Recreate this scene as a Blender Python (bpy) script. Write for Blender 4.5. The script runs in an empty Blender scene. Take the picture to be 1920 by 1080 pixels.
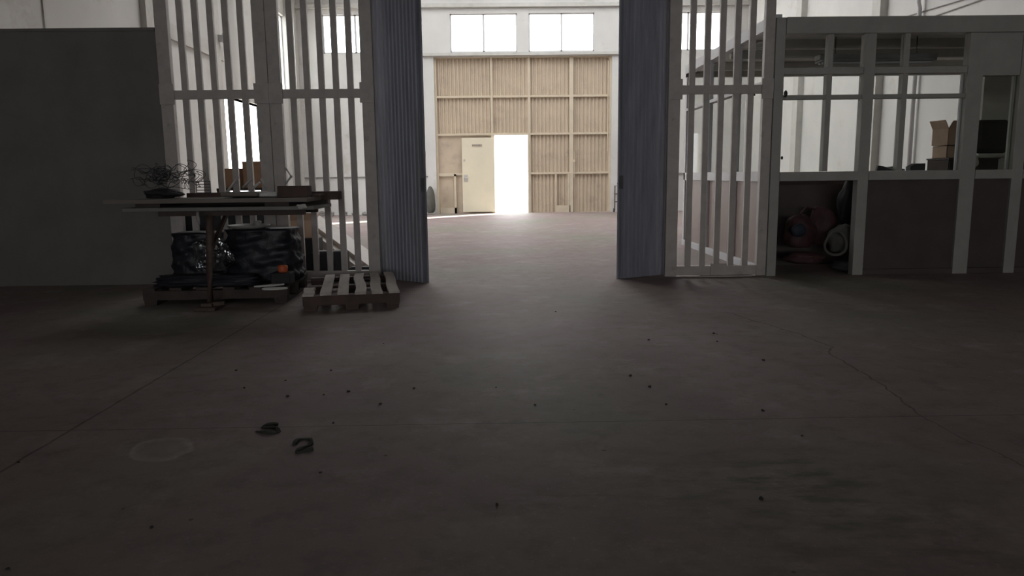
import bpy, bmesh, math, random
from mathutils import Vector, Matrix
random.seed(7)
C = bpy.context.scene.collection
PI = math.pi

# ------------------------------------------------------------------ camera
FPX, CH = 1370.0, 1.07
TH, PSI, RHO = math.atan(210 / FPX), math.atan(20 / FPX), 0.0117
cF = Vector((math.sin(PSI) * math.cos(TH), math.cos(PSI) * math.cos(TH), -math.sin(TH)))
r0 = Vector((math.cos(PSI), -math.sin(PSI), 0)); u0 = r0.cross(cF)
cR = math.cos(RHO) * r0 - math.sin(RHO) * u0
cU = math.sin(RHO) * r0 + math.cos(RHO) * u0
cam = bpy.data.cameras.new('camera'); co = bpy.data.objects.new('camera', cam); C.objects.link(co)
cam.sensor_width = 36; cam.lens = FPX / 1920 * 36; cam.clip_end = 300; cam.clip_start = 0.05
m = Matrix.Identity(4)
for i in range(3):
    m[i][0] = cR[i]; m[i][1] = cU[i]; m[i][2] = -cF[i]
m[2][3] = CH
co.matrix_world = m
bpy.context.scene.camera = co

def ray(x, y): return cF + (x - 960) / FPX * cR + (540 - y) / FPX * cU
def atY(x, y, Y):
    d = ray(x, y); t = Y / d.y; return Vector((d.x * t, Y, CH + d.z * t))
def atZ(x, y, Z=0.0):
    d = ray(x, y); t = (Z - CH) / d.z; return Vector((d.x * t, d.y * t, Z))

# ------------------------------------------------------------------ materials
def new_mat(name):
    mt = bpy.data.materials.new(name); mt.use_nodes = True
    nt = mt.node_tree; return mt, nt, nt.nodes['Principled BSDF']
def N(nt, t, **kw):
    n = nt.nodes.new(t)
    for k, v in kw.items(): setattr(n, k, v)
    return n
def L(nt, a, b): nt.links.new(a, b)
def coords(nt, scale=(1, 1, 1)):
    tc = N(nt, 'ShaderNodeTexCoord'); mp = N(nt, 'ShaderNodeMapping')
    mp.inputs['Scale'].default_value = scale
    L(nt, tc.outputs['Object'], mp.inputs['Vector']); return mp.outputs['Vector']
def noise(nt, vec, scale, detail=4, rough=.6):
    n = N(nt, 'ShaderNodeTexNoise'); n.inputs['Scale'].default_value = scale
    n.inputs['Detail'].default_value = detail; n.inputs['Roughness'].default_value = rough
    L(nt, vec, n.inputs['Vector']); return n.outputs['Fac']
def ramp(nt, fac, stops):
    r = N(nt, 'ShaderNodeValToRGB'); e = r.color_ramp.elements
    while len(e) < len(stops): e.new(.5)
    for i, (p, c) in enumerate(stops):
        e[i].position = p; e[i].color = (*c, 1) if len(c) == 3 else c
    L(nt, fac, r.inputs['Fac']); return r.outputs['Color']
def mixc(nt, fac, a, b, mode='MIX'):
    n = N(nt, 'ShaderNodeMix', data_type='RGBA', blend_type=mode)
    for s, v in ((0, fac), (6, a), (7, b)):
        if hasattr(v, 'links'): L(nt, v, n.inputs[s])
        elif s == 0: n.inputs[0].default_value = v
        else: n.inputs[s].default_value = (*v, 1)
    return n.outputs[2]
def math_(nt, op, a, b=None, c=None, clamp=False):
    n = N(nt, 'ShaderNodeMath', operation=op, use_clamp=clamp)
    for i, v in enumerate((a, b, c)):
        if v is None: continue
        if hasattr(v, 'links'): L(nt, v, n.inputs[i])
        else: n.inputs[i].default_value = v
    return n.outputs[0]
def mat(name, col, rough=.6, metal=0., var=.15, scale=6., stretch=(1, 1, 1), bump=0., dirt=None, spec=.5, dscale=3., dpos=.6):
    mt, nt, b = new_mat(name)
    v = coords(nt, stretch); f = noise(nt, v, scale)
    lo = tuple(c * (1 - var) for c in col); hi = tuple(min(1, c * (1 + var)) for c in col)
    c = ramp(nt, f, [(.3, lo), (.7, hi)])
    if dirt:
        f2 = noise(nt, v, dscale, 6, .7)
        k = ramp(nt, f2, [(dpos - .06, (0, 0, 0)), (dpos + .08, (1, 1, 1))])
        c = mixc(nt, k, c, dirt)
    L(nt, c, b.inputs['Base Color'])
    b.inputs['Roughness'].default_value = rough; b.inputs['Metallic'].default_value = metal
    b.inputs['Specular IOR Level'].default_value = spec
    if bump:
        bp = N(nt, 'ShaderNodeBump'); bp.inputs['Strength'].default_value = bump; bp.inputs['Distance'].default_value = .01
        L(nt, noise(nt, v, scale * 5), bp.inputs['Height']); L(nt, bp.outputs['Normal'], b.inputs['Normal'])
    return mt

M = {}
M['wall'] = mat('pale_plastered_wall', (.58, .57, .55), .85, var=.07, scale=.8, dirt=(.48, .46, .42), dscale=1.1, dpos=.62, bump=.1)
M['wall_dark'] = mat('grey_wall', (.16, .15, .14), .9, var=.15, scale=1.5)
M['roof'] = mat('roof_sheet', (.42, .41, .40), .8, var=.08, scale=1)
M['trim'] = mat('pale_concrete_trim', (.50, .49, .46), .8, var=.08)
M['ceil'] = mat('white_ceiling_board', (.78, .77, .74), .8, var=.05)
M['joint'] = mat('dark_joint', (.20, .19, .18), .8)
M['bar'] = mat('grey_painted_steel', (.44, .405, .38), .5, var=.12, scale=9, dirt=(.31, .255, .22), dscale=6, dpos=.66, bump=.05)
M['leaf'] = mat('blue_grey_corrugated_steel', (.31, .32, .37), .45, metal=.2, var=.2, scale=12, stretch=(1, 1, .12), bump=.05, dirt=(.25, .25, .27), dscale=4)
M['panel_dark'] = mat('dark_sheet_panel', (.17, .158, .148), .75, var=.12, scale=2, spec=.25)
M['frame'] = mat('office_frame_paint', (.35, .335, .305), .5, var=.08, scale=5)
M['brown'] = mat('dark_brown_board', (.09, .072, .068), .6, var=.15, scale=3, spec=.2)
M['brown_side'] = mat('brown_laminate', (.26, .19, .165), .5, var=.1, scale=3)
M['gate'] = mat('cream_painted_sheet', (.50, .41, .31), .6, var=.07, scale=3, dirt=(.40, .32, .245), dscale=1.6, dpos=.6)
M['gate_frame'] = mat('cream_painted_frame', (.56, .48, .365), .55, var=.06)
M['door'] = mat('cream_door', (.68, .62, .48), .5, var=.05, scale=2)
M['black'] = mat('black_plastic', (.02, .02, .022), .5)
M['alu'] = mat('window_frame_paint', (.55, .55, .57), .5, var=.04)
M['wood'] = mat('weathered_pale_wood', (.50, .46, .41), .75, var=.25, scale=7, stretch=(1, .12, 1), dirt=(.31, .255, .22), dscale=8)
M['wood_red'] = mat('reddish_brown_wood', (.075, .045, .038), .75, var=.3, scale=7)
M['wood_dark'] = mat('dark_weathered_wood', (.06, .045, .038), .8, var=.3, scale=7)
M['board'] = mat('dusty_brown_board', (.16, .14, .12), .6, var=.2, scale=4, stretch=(.2, 1, 1))
M['board_grey'] = mat('grey_board_edge', (.17, .165, .15), .6, var=.15, scale=4)
M['rust'] = mat('rusty_brown_steel', (.085, .055, .045), .7, var=.35, scale=14, bump=.2)
M['white_plank'] = mat('off_white_profile', (.62, .56, .50), .5, var=.06)
M['card'] = mat('cardboard', (.42, .26, .16), .85, var=.12, scale=4)
M['card_light'] = mat('light_cardboard', (.55, .40, .29), .85, var=.1, scale=4)
M['tarp'] = mat('dark_blue_film', (.010, .011, .017), .45, var=.4, scale=6, bump=.5)
M['wire'] = mat('dark_wire', (.05, .05, .055), .45, metal=.4)
M['steel'] = mat('bright_scrap_metal', (.5, .5, .5), .35, metal=.8)
M['chair'] = mat('dull_chair_metal', (.50, .48, .45), .45, metal=.1)
M['orange'] = mat('orange_plastic', (.55, .12, .04), .5)
M['paper'] = mat('white_sheet', (.60, .59, .56), .7, var=.08)
M['tray'] = mat('grey_tray', (.32, .31, .29), .5)
M['red'] = mat('red_woven_sack', (.058, .022, .022), .7, var=.35, scale=9, bump=.3)
M['blue'] = mat('blue_print', (.016, .024, .04), .7, var=.2)
M['grey_sack'] = mat('grey_sack', (.10, .097, .085), .8, var=.2, scale=6, bump=.4)
M['seat'] = mat('black_upholstery', (.022, .018, .020), .7)
M['debris'] = mat('dark_crumb', (.035, .028, .026), .9)
M['strap'] = mat('dark_green_strap', (.022, .024, .018), .8)
M['yard'] = mat('pale_yard', (.60, .58, .54), .9, var=.08)
M['green_glass'] = mat('green_glass_shard', (.12, .22, .19), .2)
M['lampw'] = mat('grey_lamp_housing', (.16, .16, .16), .5)

def glass_mat(name, tint, amount):
    mt = bpy.data.materials.new(name); mt.use_nodes = True; nt = mt.node_tree
    for n in list(nt.nodes): nt.nodes.remove(n)
    o = N(nt, 'ShaderNodeOutputMaterial'); mx = N(nt, 'ShaderNodeMixShader'); tr = N(nt, 'ShaderNodeBsdfTransparent'); gl = N(nt, 'ShaderNodeBsdfGlossy')
    fr = N(nt, 'ShaderNodeFresnel'); fr.inputs['IOR'].default_value = 1.45
    tr.inputs['Color'].default_value = (*tint, 1); gl.inputs['Roughness'].default_value = .03
    f = math_(nt, 'MULTIPLY', fr.outputs[0], amount)
    L(nt, f, mx.inputs[0]); L(nt, tr.outputs[0], mx.inputs[1]); L(nt, gl.outputs[0], mx.inputs[2]); L(nt, mx.outputs[0], o.inputs[0])
    return mt
M['glass'] = glass_mat('dusty_glass', (.93, .94, .93), .3)
M['glass_dim'] = glass_mat('dirty_glass', (.80, .81, .78), .5)
M['glass_side'] = glass_mat('dull_side_glass', (.90, .91, .90), .04)
M['film'] = glass_mat('clear_plastic_film', (.80, .83, .85), 3.0)

# ------------------------------------------------------------------ mesh builder
class MB:
    def __init__(s): s.v = []; s.f = []
    def add(s, vs, fs):
        n = len(s.v); s.v += [Vector(v) for v in vs]; s.f += [tuple(i + n for i in f) for f in fs]; return s
    def box(s, a, b):
        (x0, y0, z0), (x1, y1, z1) = a, b
        return s.add([(x0, y0, z0), (x1, y0, z0), (x1, y1, z0), (x0, y1, z0), (x0, y0, z1), (x1, y0, z1), (x1, y1, z1), (x0, y1, z1)],
                     [(0, 3, 2, 1), (4, 5, 6, 7), (0, 1, 5, 4), (1, 2, 6, 5), (2, 3, 7, 6), (3, 0, 4, 7)])
    def bar(s, p, q, w, h, up=(0, 0, 1)):
        p = Vector(p); q = Vector(q); d = (q - p).normalized(); up = Vector(up)
        if abs(d.dot(up)) > .98: up = Vector((0, 1, 0))
        a = d.cross(up).normalized() * w / 2; b = a.cross(d).normalized() * h / 2
        vs = [p - a - b, p + a - b, p + a + b, p - a + b, q - a - b, q + a - b, q + a + b, q - a + b]
        return s.add(vs, [(0, 1, 2, 3), (7, 6, 5, 4), (0, 4, 5, 1), (1, 5, 6, 2), (2, 6, 7, 3), (3, 7, 4, 0)])
    def tube(s, pts, r, n=8, closed=False):
        pts = [Vector(p) for p in pts]; k = len(pts); base = len(s.v)
        for i, p in enumerate(pts):
            if closed: d = pts[(i + 1) % k] - pts[i - 1]
            else: d = pts[min(i + 1, k - 1)] - pts[max(i - 1, 0)]
            d.normalize(); a = d.cross(Vector((0, 0, 1)))
            if a.length < .05: a = d.cross(Vector((0, 1, 0)))
            a.normalize(); b = d.cross(a)
            rr = r[i] if isinstance(r, (list, tuple)) else r
            for j in range(n): s.v.append(p + (a * math.cos(2 * PI * j / n) + b * math.sin(2 * PI * j / n)) * rr)
        for i in range(k if closed else k - 1):
            i2 = (i + 1) % k
            for j in range(n):
                j2 = (j + 1) % n
                s.f.append((base + i * n + j, base + i * n + j2, base + i2 * n + j2, base + i2 * n + j))
        if not closed:
            s.f.append(tuple(base + j for j in range(n))[::-1]); s.f.append(tuple(base + (k - 1) * n + j for j in range(n)))
        return s
    def lathe(s, c, prof, n=24):
        base = len(s.v); c = Vector(c)
        for r, z in prof:
            for j in range(n): s.v.append(c + Vector((r * math.cos(2 * PI * j / n), r * math.sin(2 * PI * j / n), z)))
        for i in range(len(prof) - 1):
            for j in range(n):
                j2 = (j + 1) % n; s.f.append((base + i * n + j, base + i * n + j2, base + (i + 1) * n + j2, base + (i + 1) * n + j))
        s.f.append(tuple(base + j for j in range(n))[::-1]); s.f.append(tuple(base + (len(prof) - 1) * n + j for j in range(n)))
        return s
    def corr(s, p, q, z0, z1, pitch, depth, thick=.006):
        """trapezoid corrugated sheet standing between p and q"""
        p = Vector(p); q = Vector(q); d = q - p; Ln = d.length; d.normalize(); nrm = Vector((-d.y, d.x, 0))
        pr = []; x = 0; k = 0
        seq = [(0, 0), (.35, 0), (.5, 1), (.85, 1), (1.0, 0)]
        while x < Ln:
            for a, h in seq[:-1]:
                if x + a * pitch < Ln: pr.append((x + a * pitch, h * depth))
            x += pitch
        pr.append((Ln, 0))
        base = len(s.v); n = len(pr)
        for off in (0, thick):
            for z in (z0, z1):
                for a, h in pr: 
                    w = p + d * a + nrm * (h + off - depth / 2); s.v.append(Vector((w.x, w.y, z)))
        for i in range(n - 1):
            s.f.append((base + i, base + i + 1, base + n + i + 1, base + n + i))
            s.f.append((base + 2 * n + i + 1, base + 2 * n + i, base + 3 * n + i, base + 3 * n + i + 1))
            s.f.append((base + n + i, base + n + i + 1, base + 3 * n + i + 1, base + 3 * n + i))
            s.f.append((base + i + 1, base + i, base + 2 * n + i, base + 2 * n + i + 1))
        return s
    def blob(s, c, r, n=2, amp=.15, seed=0, squash_bottom=True):
        bm = bmesh.new(); bmesh.ops.create_icosphere(bm, subdivisions=n + 1, radius=1)
        rnd = random.Random(seed); ph = [rnd.uniform(0, 6) for _ in range(9)]
        vs = []
        for v in bm.verts:
            p = v.co.copy()
            k = 1 + amp * (math.sin(3.1 * p.x + ph[0]) * math.sin(2.7 * p.y + ph[1]) + .6 * math.sin(5.3 * p.z + ph[2] + 2 * p.x) + .35 * math.sin(9 * p.x + ph[3]) * math.sin(8 * p.y + 7 * p.z + ph[4]))
            p = Vector((p.x * r[0], p.y * r[1], p.z * r[2])) * k
            if squash_bottom and p.z < -r[2] * .75: p.z = -r[2] * .75
            vs.append(Vector(c) + p)
        fs = [tuple(v.index for v in f.verts) for f in bm.faces]; bm.free()
        return s.add(vs, fs)
W = {}
def world_of(o): return W.get(o.name, Matrix.Identity(4))
def obj(name, mb, mt, parent=None, smooth=False, bevel=0, local=False):
    me = bpy.data.meshes.new(name)
    o = bpy.data.objects.new(name, me)
    if parent is not None:
        inv = Matrix.Identity(4) if local else world_of(parent).inverted()
        vs = [inv @ v for v in mb.v]; o.parent = parent; W[o.name] = world_of(parent)
    else:
        xs = [v.x for v in mb.v]; ys = [v.y for v in mb.v]; z0 = min(v.z for v in mb.v)
        c = Vector(((min(xs) + max(xs)) / 2, (min(ys) + max(ys)) / 2, z0))
        if name == 'floor': c = Vector((0, 0, 0))
        vs = [v - c for v in mb.v]; o.location = c; W[o.name] = Matrix.Translation(c)
    me.from_pydata([tuple(v) for v in vs], [], mb.f)
    bm = bmesh.new(); bm.from_mesh(me); bmesh.ops.recalc_face_normals(bm, faces=bm.faces); bm.to_mesh(me); bm.free()
    if smooth:
        for p in me.polygons: p.use_smooth = True
    me.materials.append(M[mt] if isinstance(mt, str) else mt)
    C.objects.link(o)
    if bevel:
        b = o.modifiers.new('bevel', 'BEVEL'); b.width = bevel; b.segments = 2; b.limit_method = 'ANGLE'
    return o
def thing(name, label, cat, loc, rz=0, group=None):
    o = bpy.data.objects.new(name, None); C.objects.link(o); o.empty_display_size = .1
    o.location = loc; o.rotation_euler = (0, 0, rz)
    W[o.name] = Matrix.Translation(Vector(loc)) @ Matrix.Rotation(rz, 4, 'Z')
    return tag(o, label, cat, group)
def tag(o, label, cat, group=None, kind=None):
    o['label'] = label; o['category'] = cat
    if group: o['group'] = group
    if kind: o['kind'] = kind
    return o
def struct(name, mb, mt, label=None, **k):
    o = obj(name, mb, mt, **k); o['kind'] = 'structure'
    if label: o['label'] = label
    return o
def wall_with_holes(mb, axis, p0, p1, a0, a1, z0, z1, holes):
    """slab perpendicular to axis ('x' or 'y') between p0,p1 (thickness), spanning a0..a1, z0..z1, rectangular holes (a,b,zc,zd)"""
    As = sorted(set([a0, a1] + [h[0] for h in holes] + [h[1] for h in holes]))
    Zs = sorted(set([z0, z1] + [h[2] for h in holes] + [h[3] for h in holes]))
    for i in range(len(As) - 1):
        for j in range(len(Zs) - 1):
            am = (As[i] + As[i + 1]) / 2; zm = (Zs[j] + Zs[j + 1]) / 2
            if any(h[0] < am < h[1] and h[2] < zm < h[3] for h in holes): continue
            if axis == 'y': mb.box((As[i], p0, Zs[j]), (As[i + 1], p1, Zs[j + 1]))
            elif axis == 'x': mb.box((p0, As[i], Zs[j]), (p1, As[i + 1], Zs[j + 1]))
            else: mb.box((As[i], Zs[j], p0), (As[i + 1], Zs[j + 1], p1))
    return mb

# ------------------------------------------------------------------ setting
XL, XR, YF, YB, ZC, YP = -5.9, 7.1, 21.5, -14.0, 7.4, 7.6
# floor with its own shader
def floor_material():
    mt, nt, b = new_mat('dusty_concrete_floor')
    tc = N(nt, 'ShaderNodeTexCoord'); P = tc.outputs['Object']
    n1 = noise(nt, P, .9, 5, .6); n2 = noise(nt, P, 7, 6, .7); n3 = noise(nt, P, 42, 3, .6); n4 = noise(nt, P, .45, 3, .5)
    base = ramp(nt, n1, [(.3, (.225, .168, .162)), (.55, (.275, .215, .207)), (.75, (.310, .256, .243))])
    base = mixc(nt, math_(nt, 'MULTIPLY', math_(nt, 'SUBTRACT', n4, .46, clamp=True), 5.0, clamp=True), base, (.215, .207, .168))
    base = mixc(nt, math_(nt, 'MULTIPLY', math_(nt, 'SUBTRACT', n2, .48, clamp=True), 3.2, clamp=True), base, (.17, .14, .13))
    n5 = noise(nt, P, 2.2, 8, .75)
    base = mixc(nt, math_(nt, 'MULTIPLY', math_(nt, 'SUBTRACT', n5, .53, clamp=True), 5.0, clamp=True), base, (.36, .30, .285))
    base = mixc(nt, math_(nt, 'MULTIPLY', math_(nt, 'SUBTRACT', n3, .60, clamp=True), 2.2, clamp=True), base, (.40, .37, .35))
    # specks
    vo = N(nt, 'ShaderNodeTexVoronoi'); vo.inputs['Scale'].default_value = 3.4; L(nt, P, vo.inputs['Vector'])
    sp = math_(nt, 'LESS_THAN', vo.outputs['Distance'], .028)
    base = mixc(nt, math_(nt, 'MULTIPLY', sp, .7), base, (.07, .055, .05))
    # distorted position for cracks
    dn = N(nt, 'ShaderNodeTexNoise'); dn.inputs['Scale'].default_value = 7; dn.inputs['Detail'].default_value = 5; L(nt, P, dn.inputs['Vector'])
    sub = N(nt, 'ShaderNodeVectorMath', operation='SUBTRACT'); L(nt, dn.outputs['Color'], sub.inputs[0]); sub.inputs[1].default_value = (.5, .5, .5)
    def dist(amount):
        sc = N(nt, 'ShaderNodeVectorMath', operation='SCALE'); L(nt, sub.outputs[0], sc.inputs[0]); sc.inputs['Scale'].default_value = amount
        ad = N(nt, 'ShaderNodeVectorMath', operation='ADD'); L(nt, P, ad.inputs[0]); L(nt, sc.outputs[0], ad.inputs[1])
        fl = N(nt, 'ShaderNodeVectorMath', operation='MULTIPLY'); L(nt, ad.outputs[0], fl.inputs[0]); fl.inputs[1].default_value = (1, 1, 0)
        return fl.outputs[0]
    D1, D2 = dist(.02), dist(.08)
    def seg(V, a, q, w):
        a = Vector((*a, 0)); q = Vector((*q, 0)); d = q - a; ln = d.length; d.normalize()
        s = N(nt, 'ShaderNodeVectorMath', operation='SUBTRACT'); L(nt, V, s.inputs[0]); s.inputs[1].default_value = a
        dt = N(nt, 'ShaderNodeVectorMath', operation='DOT_PRODUCT'); L(nt, s.outputs[0], dt.inputs[0]); dt.inputs[1].default_value = d
        t = math_(nt, 'MINIMUM', math_(nt, 'MAXIMUM', dt.outputs['Value'], 0.), ln)
        sc = N(nt, 'ShaderNodeVectorMath', operation='SCALE'); sc.inputs[0].default_value = d; L(nt, t, sc.inputs['Scale'])
        df = N(nt, 'ShaderNodeVectorMath', operation='DISTANCE'); L(nt, s.outputs[0], df.inputs[0]); L(nt, sc.outputs[0], df.inputs[1])
        mr = N(nt, 'ShaderNodeMapRange'); L(nt, df.outputs['Value'], mr.inputs['Value'])
        mr.inputs['From Min'].default_value = w * .5; mr.inputs['From Max'].default_value = w * 1.4
        mr.inputs['To Min'].default_value = 1; mr.inputs['To Max'].default_value = 0
        return mr.outputs[0]
    masks = [seg(D1, (-8, 3.075), (8, 3.075), .0032), seg(D1, (-1.881, -14), (-1.881, 21.5), .006),
             seg(D1, (-8, 13.0), (8, 13.0), .006)]
    crack = [(1.75, 5.6), (1.993, 4.754), (2.046, 4.395), (1.94, 4.20), (1.95, 4.05), (1.936, 3.656), (1.897, 3.377), (1.852, 3.115), (1.853, 2.811), (1.90, 2.58), (1.93, 1.6)]
    for i in range(len(crack) - 1): masks.append(seg(D2, crack[i], crack[i + 1], .0055 if i < 7 else .003))
    mk = masks[0]
    for k in masks[1:]: mk = math_(nt, 'MAXIMUM', mk, k)
    brk = math_(nt, 'ADD', math_(nt, 'MULTIPLY', n2, .9), .28, clamp=True)
    # chalky oval ring
    def ell(c, rx, ry, ang=0, V=D2):
        mp = N(nt, 'ShaderNodeMapping', vector_type='TEXTURE'); L(nt, V, mp.inputs['Vector'])
        mp.inputs['Location'].default_value = (*c, 0); mp.inputs['Rotation'].default_value = (0, 0, ang); mp.inputs['Scale'].default_value = (rx, ry, 1)
        ln = N(nt, 'ShaderNodeVectorMath', operation='LENGTH'); L(nt, mp.outputs[0], ln.inputs[0]); return ln.outputs['Value']
    e = ell((-1.37, 2.83), .125, .15, .6)
    ring = ramp(nt, e, [(.55, (.15,) * 3), (.86, (.75,) * 3), (.98, (.0,) * 3)])
    base = mixc(nt, math_(nt, 'MULTIPLY', math_(nt, 'MULTIPLY', ring, math_(nt, 'MULTIPLY', math_(nt, 'SUBTRACT', n5, .36, clamp=True), 4.0, clamp=True)), .8), base, (.50, .45, .42))
    # damp mossy streaks near the camera on the right
    vs = N(nt, 'ShaderNodeMapping'); L(nt, P, vs.inputs['Vector']); vs.inputs['Rotation'].default_value = (0, 0, .25); vs.inputs['Scale'].default_value = (3.2, 9, 1)
    st = noise(nt, vs.outputs[0], 1.4, 6, .65)
    for (c, rx, ry, k) in [((.95, 2.45), .75, .42, 1.0), ((1.15, 2.0), .9, .45, .8), ((.12, 2.3), .45, .18, .55)]:
        g = ramp(nt, ell(c, rx, ry), [(.15, (1,) * 3), (1.0, (0,) * 3)])
        q = ramp(nt, st, [(.46, (0,) * 3), (.66, (1,) * 3)])
        f = math_(nt, 'MULTIPLY', math_(nt, 'MULTIPLY', g, q), k * .75)
        base = mixc(nt, f, base, (.085, .082, .062))
    base = mixc(nt, math_(nt, 'MULTIPLY', math_(nt, 'MULTIPLY', mk, brk), .9), base, (.06, .045, .04))
    L(nt, base, b.inputs['Base Color'])
    b.inputs['Roughness'].default_value = .68; b.inputs['Specular IOR Level'].default_value = .27
    bp = N(nt, 'ShaderNodeBump'); bp.inputs['Strength'].default_value = .25; bp.inputs['Distance'].default_value = .004
    L(nt, n3, bp.inputs['Height']); L(nt, bp.outputs['Normal'], b.inputs['Normal'])
    return mt
struct('floor', MB().box((XL - .2, YB - .2, -.15), (XR + .2, YF + .16, 0)), floor_material(), 'dusty pinkish grey concrete floor with joints and a jagged crack')
yard = struct('floor_yard', MB().box((-30, YF + .16, -.17), (40, 60, -.02)), 'yard', 'bright pale yard outside the far doorway')

WIN = [(-4.94, -3.10), (-1.35, .54), (.87, 2.73), (4.45, 6.35)]
WZ = (4.55, 5.60)
GX0, GX1, GZ = -1.84, 3.24, 4.43
DX0, DX1, DZ = -.14, .82, 2.24
far = wall_with_holes(MB(), 'y', YF, YF + .16, XL - .2, XR + .2, 0, ZC, [(a, b, *WZ) for a, b in WIN] + [(GX0, GX1, 0, GZ)])
struct('wall_far', far, 'wall', 'pale plastered end wall with high windows and cream gate')
LD = (16.05, 18.95, 0, 2.86); LW = (20.0, 21.2, 3.45, 5.5)
struct('wall_left', wall_with_holes(MB(), 'x', XL - .2, XL, YB, YF, 0, ZC, [LD, LW]), 'wall', 'pale panelled side wall on the left')
struct('wall_right', MB().box((XR, YB, 0), (XR + .2, YF, ZC)), 'wall', 'pale panelled side wall on the right')
BW = (-4.2, 5.4, 1.2, 2.9)  # opening added behind the camera to light the gate and office fronts
struct('wall_back', wall_with_holes(MB(), 'y', YB - .2, YB, XL - .2, XR + .2, 0, ZC, [BW]), 'wall_dark')
fr = MB()
for k in range(7):
    x = BW[0] + (BW[1] - BW[0]) * k / 6; fr.box((x - .03, YB - .12, BW[2]), (x + .03, YB - .06, BW[3]))
for z in (BW[2], (BW[2] + BW[3]) / 2, BW[3]): fr.box((BW[0], YB - .12, z - .03), (BW[1], YB - .06, z + .03))
struct('window_5', fr, 'alu', 'added unseen window band behind the viewer, lighting the gate fronts')
SKY = [(-3.3, -1.9, 12.4, 20.6), (-.1, 1.4, 13.0, 20.6), (3.0, 4.4, 13.2, 20.6)]  # skylights added out of view to brighten the hall
cei = wall_with_holes(MB(), 'z', ZC, ZC + .15, XL - .2, XR + .2, YB - .2, YF + .3, SKY)
struct('ceiling', cei, 'roof', 'grey roof with unseen skylight openings added to light the hall')
struct('wall_shade_header', MB().box((XL, YP + .12, 3.05), (XR, YP + .32, ZC)), 'wall_dark', 'unseen header wall added above the gates to shade the front room')  # added out of view, keeps hall light off the front room
struct('trim_14', MB().box((XL - .2, YF + .16, 5.80), (XR + .2, YF + 2.7, 5.95)), 'wall', 'unseen canopy added outside to keep the sun off the high windows')  # added out of view to stop sun entering the high windows
for i, (a, b, c_, d_) in enumerate(SKY):
    struct('trim_%d' % (15 + i), MB().box((b, c_, ZC + .15), (b + .08, d_ + .08, ZC + .15 + .9)).box((a, d_, ZC + .15), (b, d_ + .08, ZC + .15 + .9)), 'roof')  # upstands added beside the skylights to block direct sun
fr = MB(); fr.box((XL - .14, LW[0], LW[2]), (XL - .09, LW[1], LW[2] + .035)).box((XL - .14, LW[0], LW[3] - .035), (XL - .09, LW[1], LW[3])).box((XL - .14, LW[0], LW[2]), (XL - .09, LW[0] + .035, LW[3])).box((XL - .14, LW[1] - .035, LW[2]), (XL - .09, LW[1], LW[3]))
w6 = struct('window_6', fr, 'alu', 'high narrow window in the left wall near the far corner')
obj('pane', MB().box((XL - .12, LW[0] + .03, LW[2] + .03), (XL - .114, LW[1] - .03, LW[3] - .03)), 'glass', w6)
struct('door_1', MB().box((XL - .2, LD[0] - .06, 0), (XL + .03, LD[0], LD[3] + .06)).box((XL - .2, LD[1], 0), (XL + .03, LD[1] + .06, LD[3] + .06)).box((XL - .2, LD[0], LD[3]), (XL + .03, LD[1], LD[3] + .06)), 'trim', 'bright open doorway in the left wall')
struct('floor_side_yard', MB().box((-40, -16, -.17), (XL - .2, YF + .16, -.02)), 'yard')
# pilasters, ledges
for i, y in enumerate((10.0, 12.7, 15.7, 19.2)):
    struct('trim_%d' % (i + 1), MB().box((XL, y, 0), (XL + (.02 if i == 0 else .10), y + (.04 if i == 0 else .26), ZC)), 'trim')
struct('trim_5', MB().box((XL, YF - .32, 0), (XL + .25, YF, ZC)), 'trim')
struct('trim_6', MB().box((XL, 12.96, 3.56), (XL + .07, 16.3, 3.84)), 'trim')
for i, y in enumerate((13.8, 17.4)):
    struct('trim_%d' % (i + 7), MB().box((XR - .14, y, 0), (XR, y + .3, ZC)), 'trim')
struct('trim_9', MB().box((XL, YF - .10, 5.76), (XR, YF, 5.86)), 'trim')
struct('trim_10', MB().box((-2.15, YF - .08, GZ + .02), (3.55, YF, GZ + .10)), 'trim')
struct('trim_11', MB().box((XL + .25, YF - .03, 1.06), (GX0 - .25, YF, 1.10)), 'joint')
struct('trim_12', MB().box((GX1 + .3, YF - .03, 1.06), (XR, YF, 1.10)), 'joint')
# windows of the far wall
for i, (a, b) in enumerate(WIN):
    fr = MB(); y0, y1 = YF + .04, YF + .09; z0, z1 = WZ
    fr.box((a, y0, z0), (b, y1, z0 + .035)).box((a, y0, z1 - .035), (b, y1, z1)).box((a, y0, z0), (a + .035, y1, z1)).box((b - .035, y0, z0), (b, y1, z1))
    mx = (a + b) / 2; fr.box((mx - .025, y0, z0), (mx + .025, y1, z1))
    w = struct('window_%d' % (i + 1), fr, 'alu', 'high two-pane window in the far wall, number %d from the left' % (i + 1))
    for (p, q) in ((a + .03, mx - .02), (mx + .02, b - .03)):
        obj('pane', MB().box((p, y0 + .02, z0 + .03), (q, y0 + .026, z1 - .03)), 'glass', w)
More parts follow.
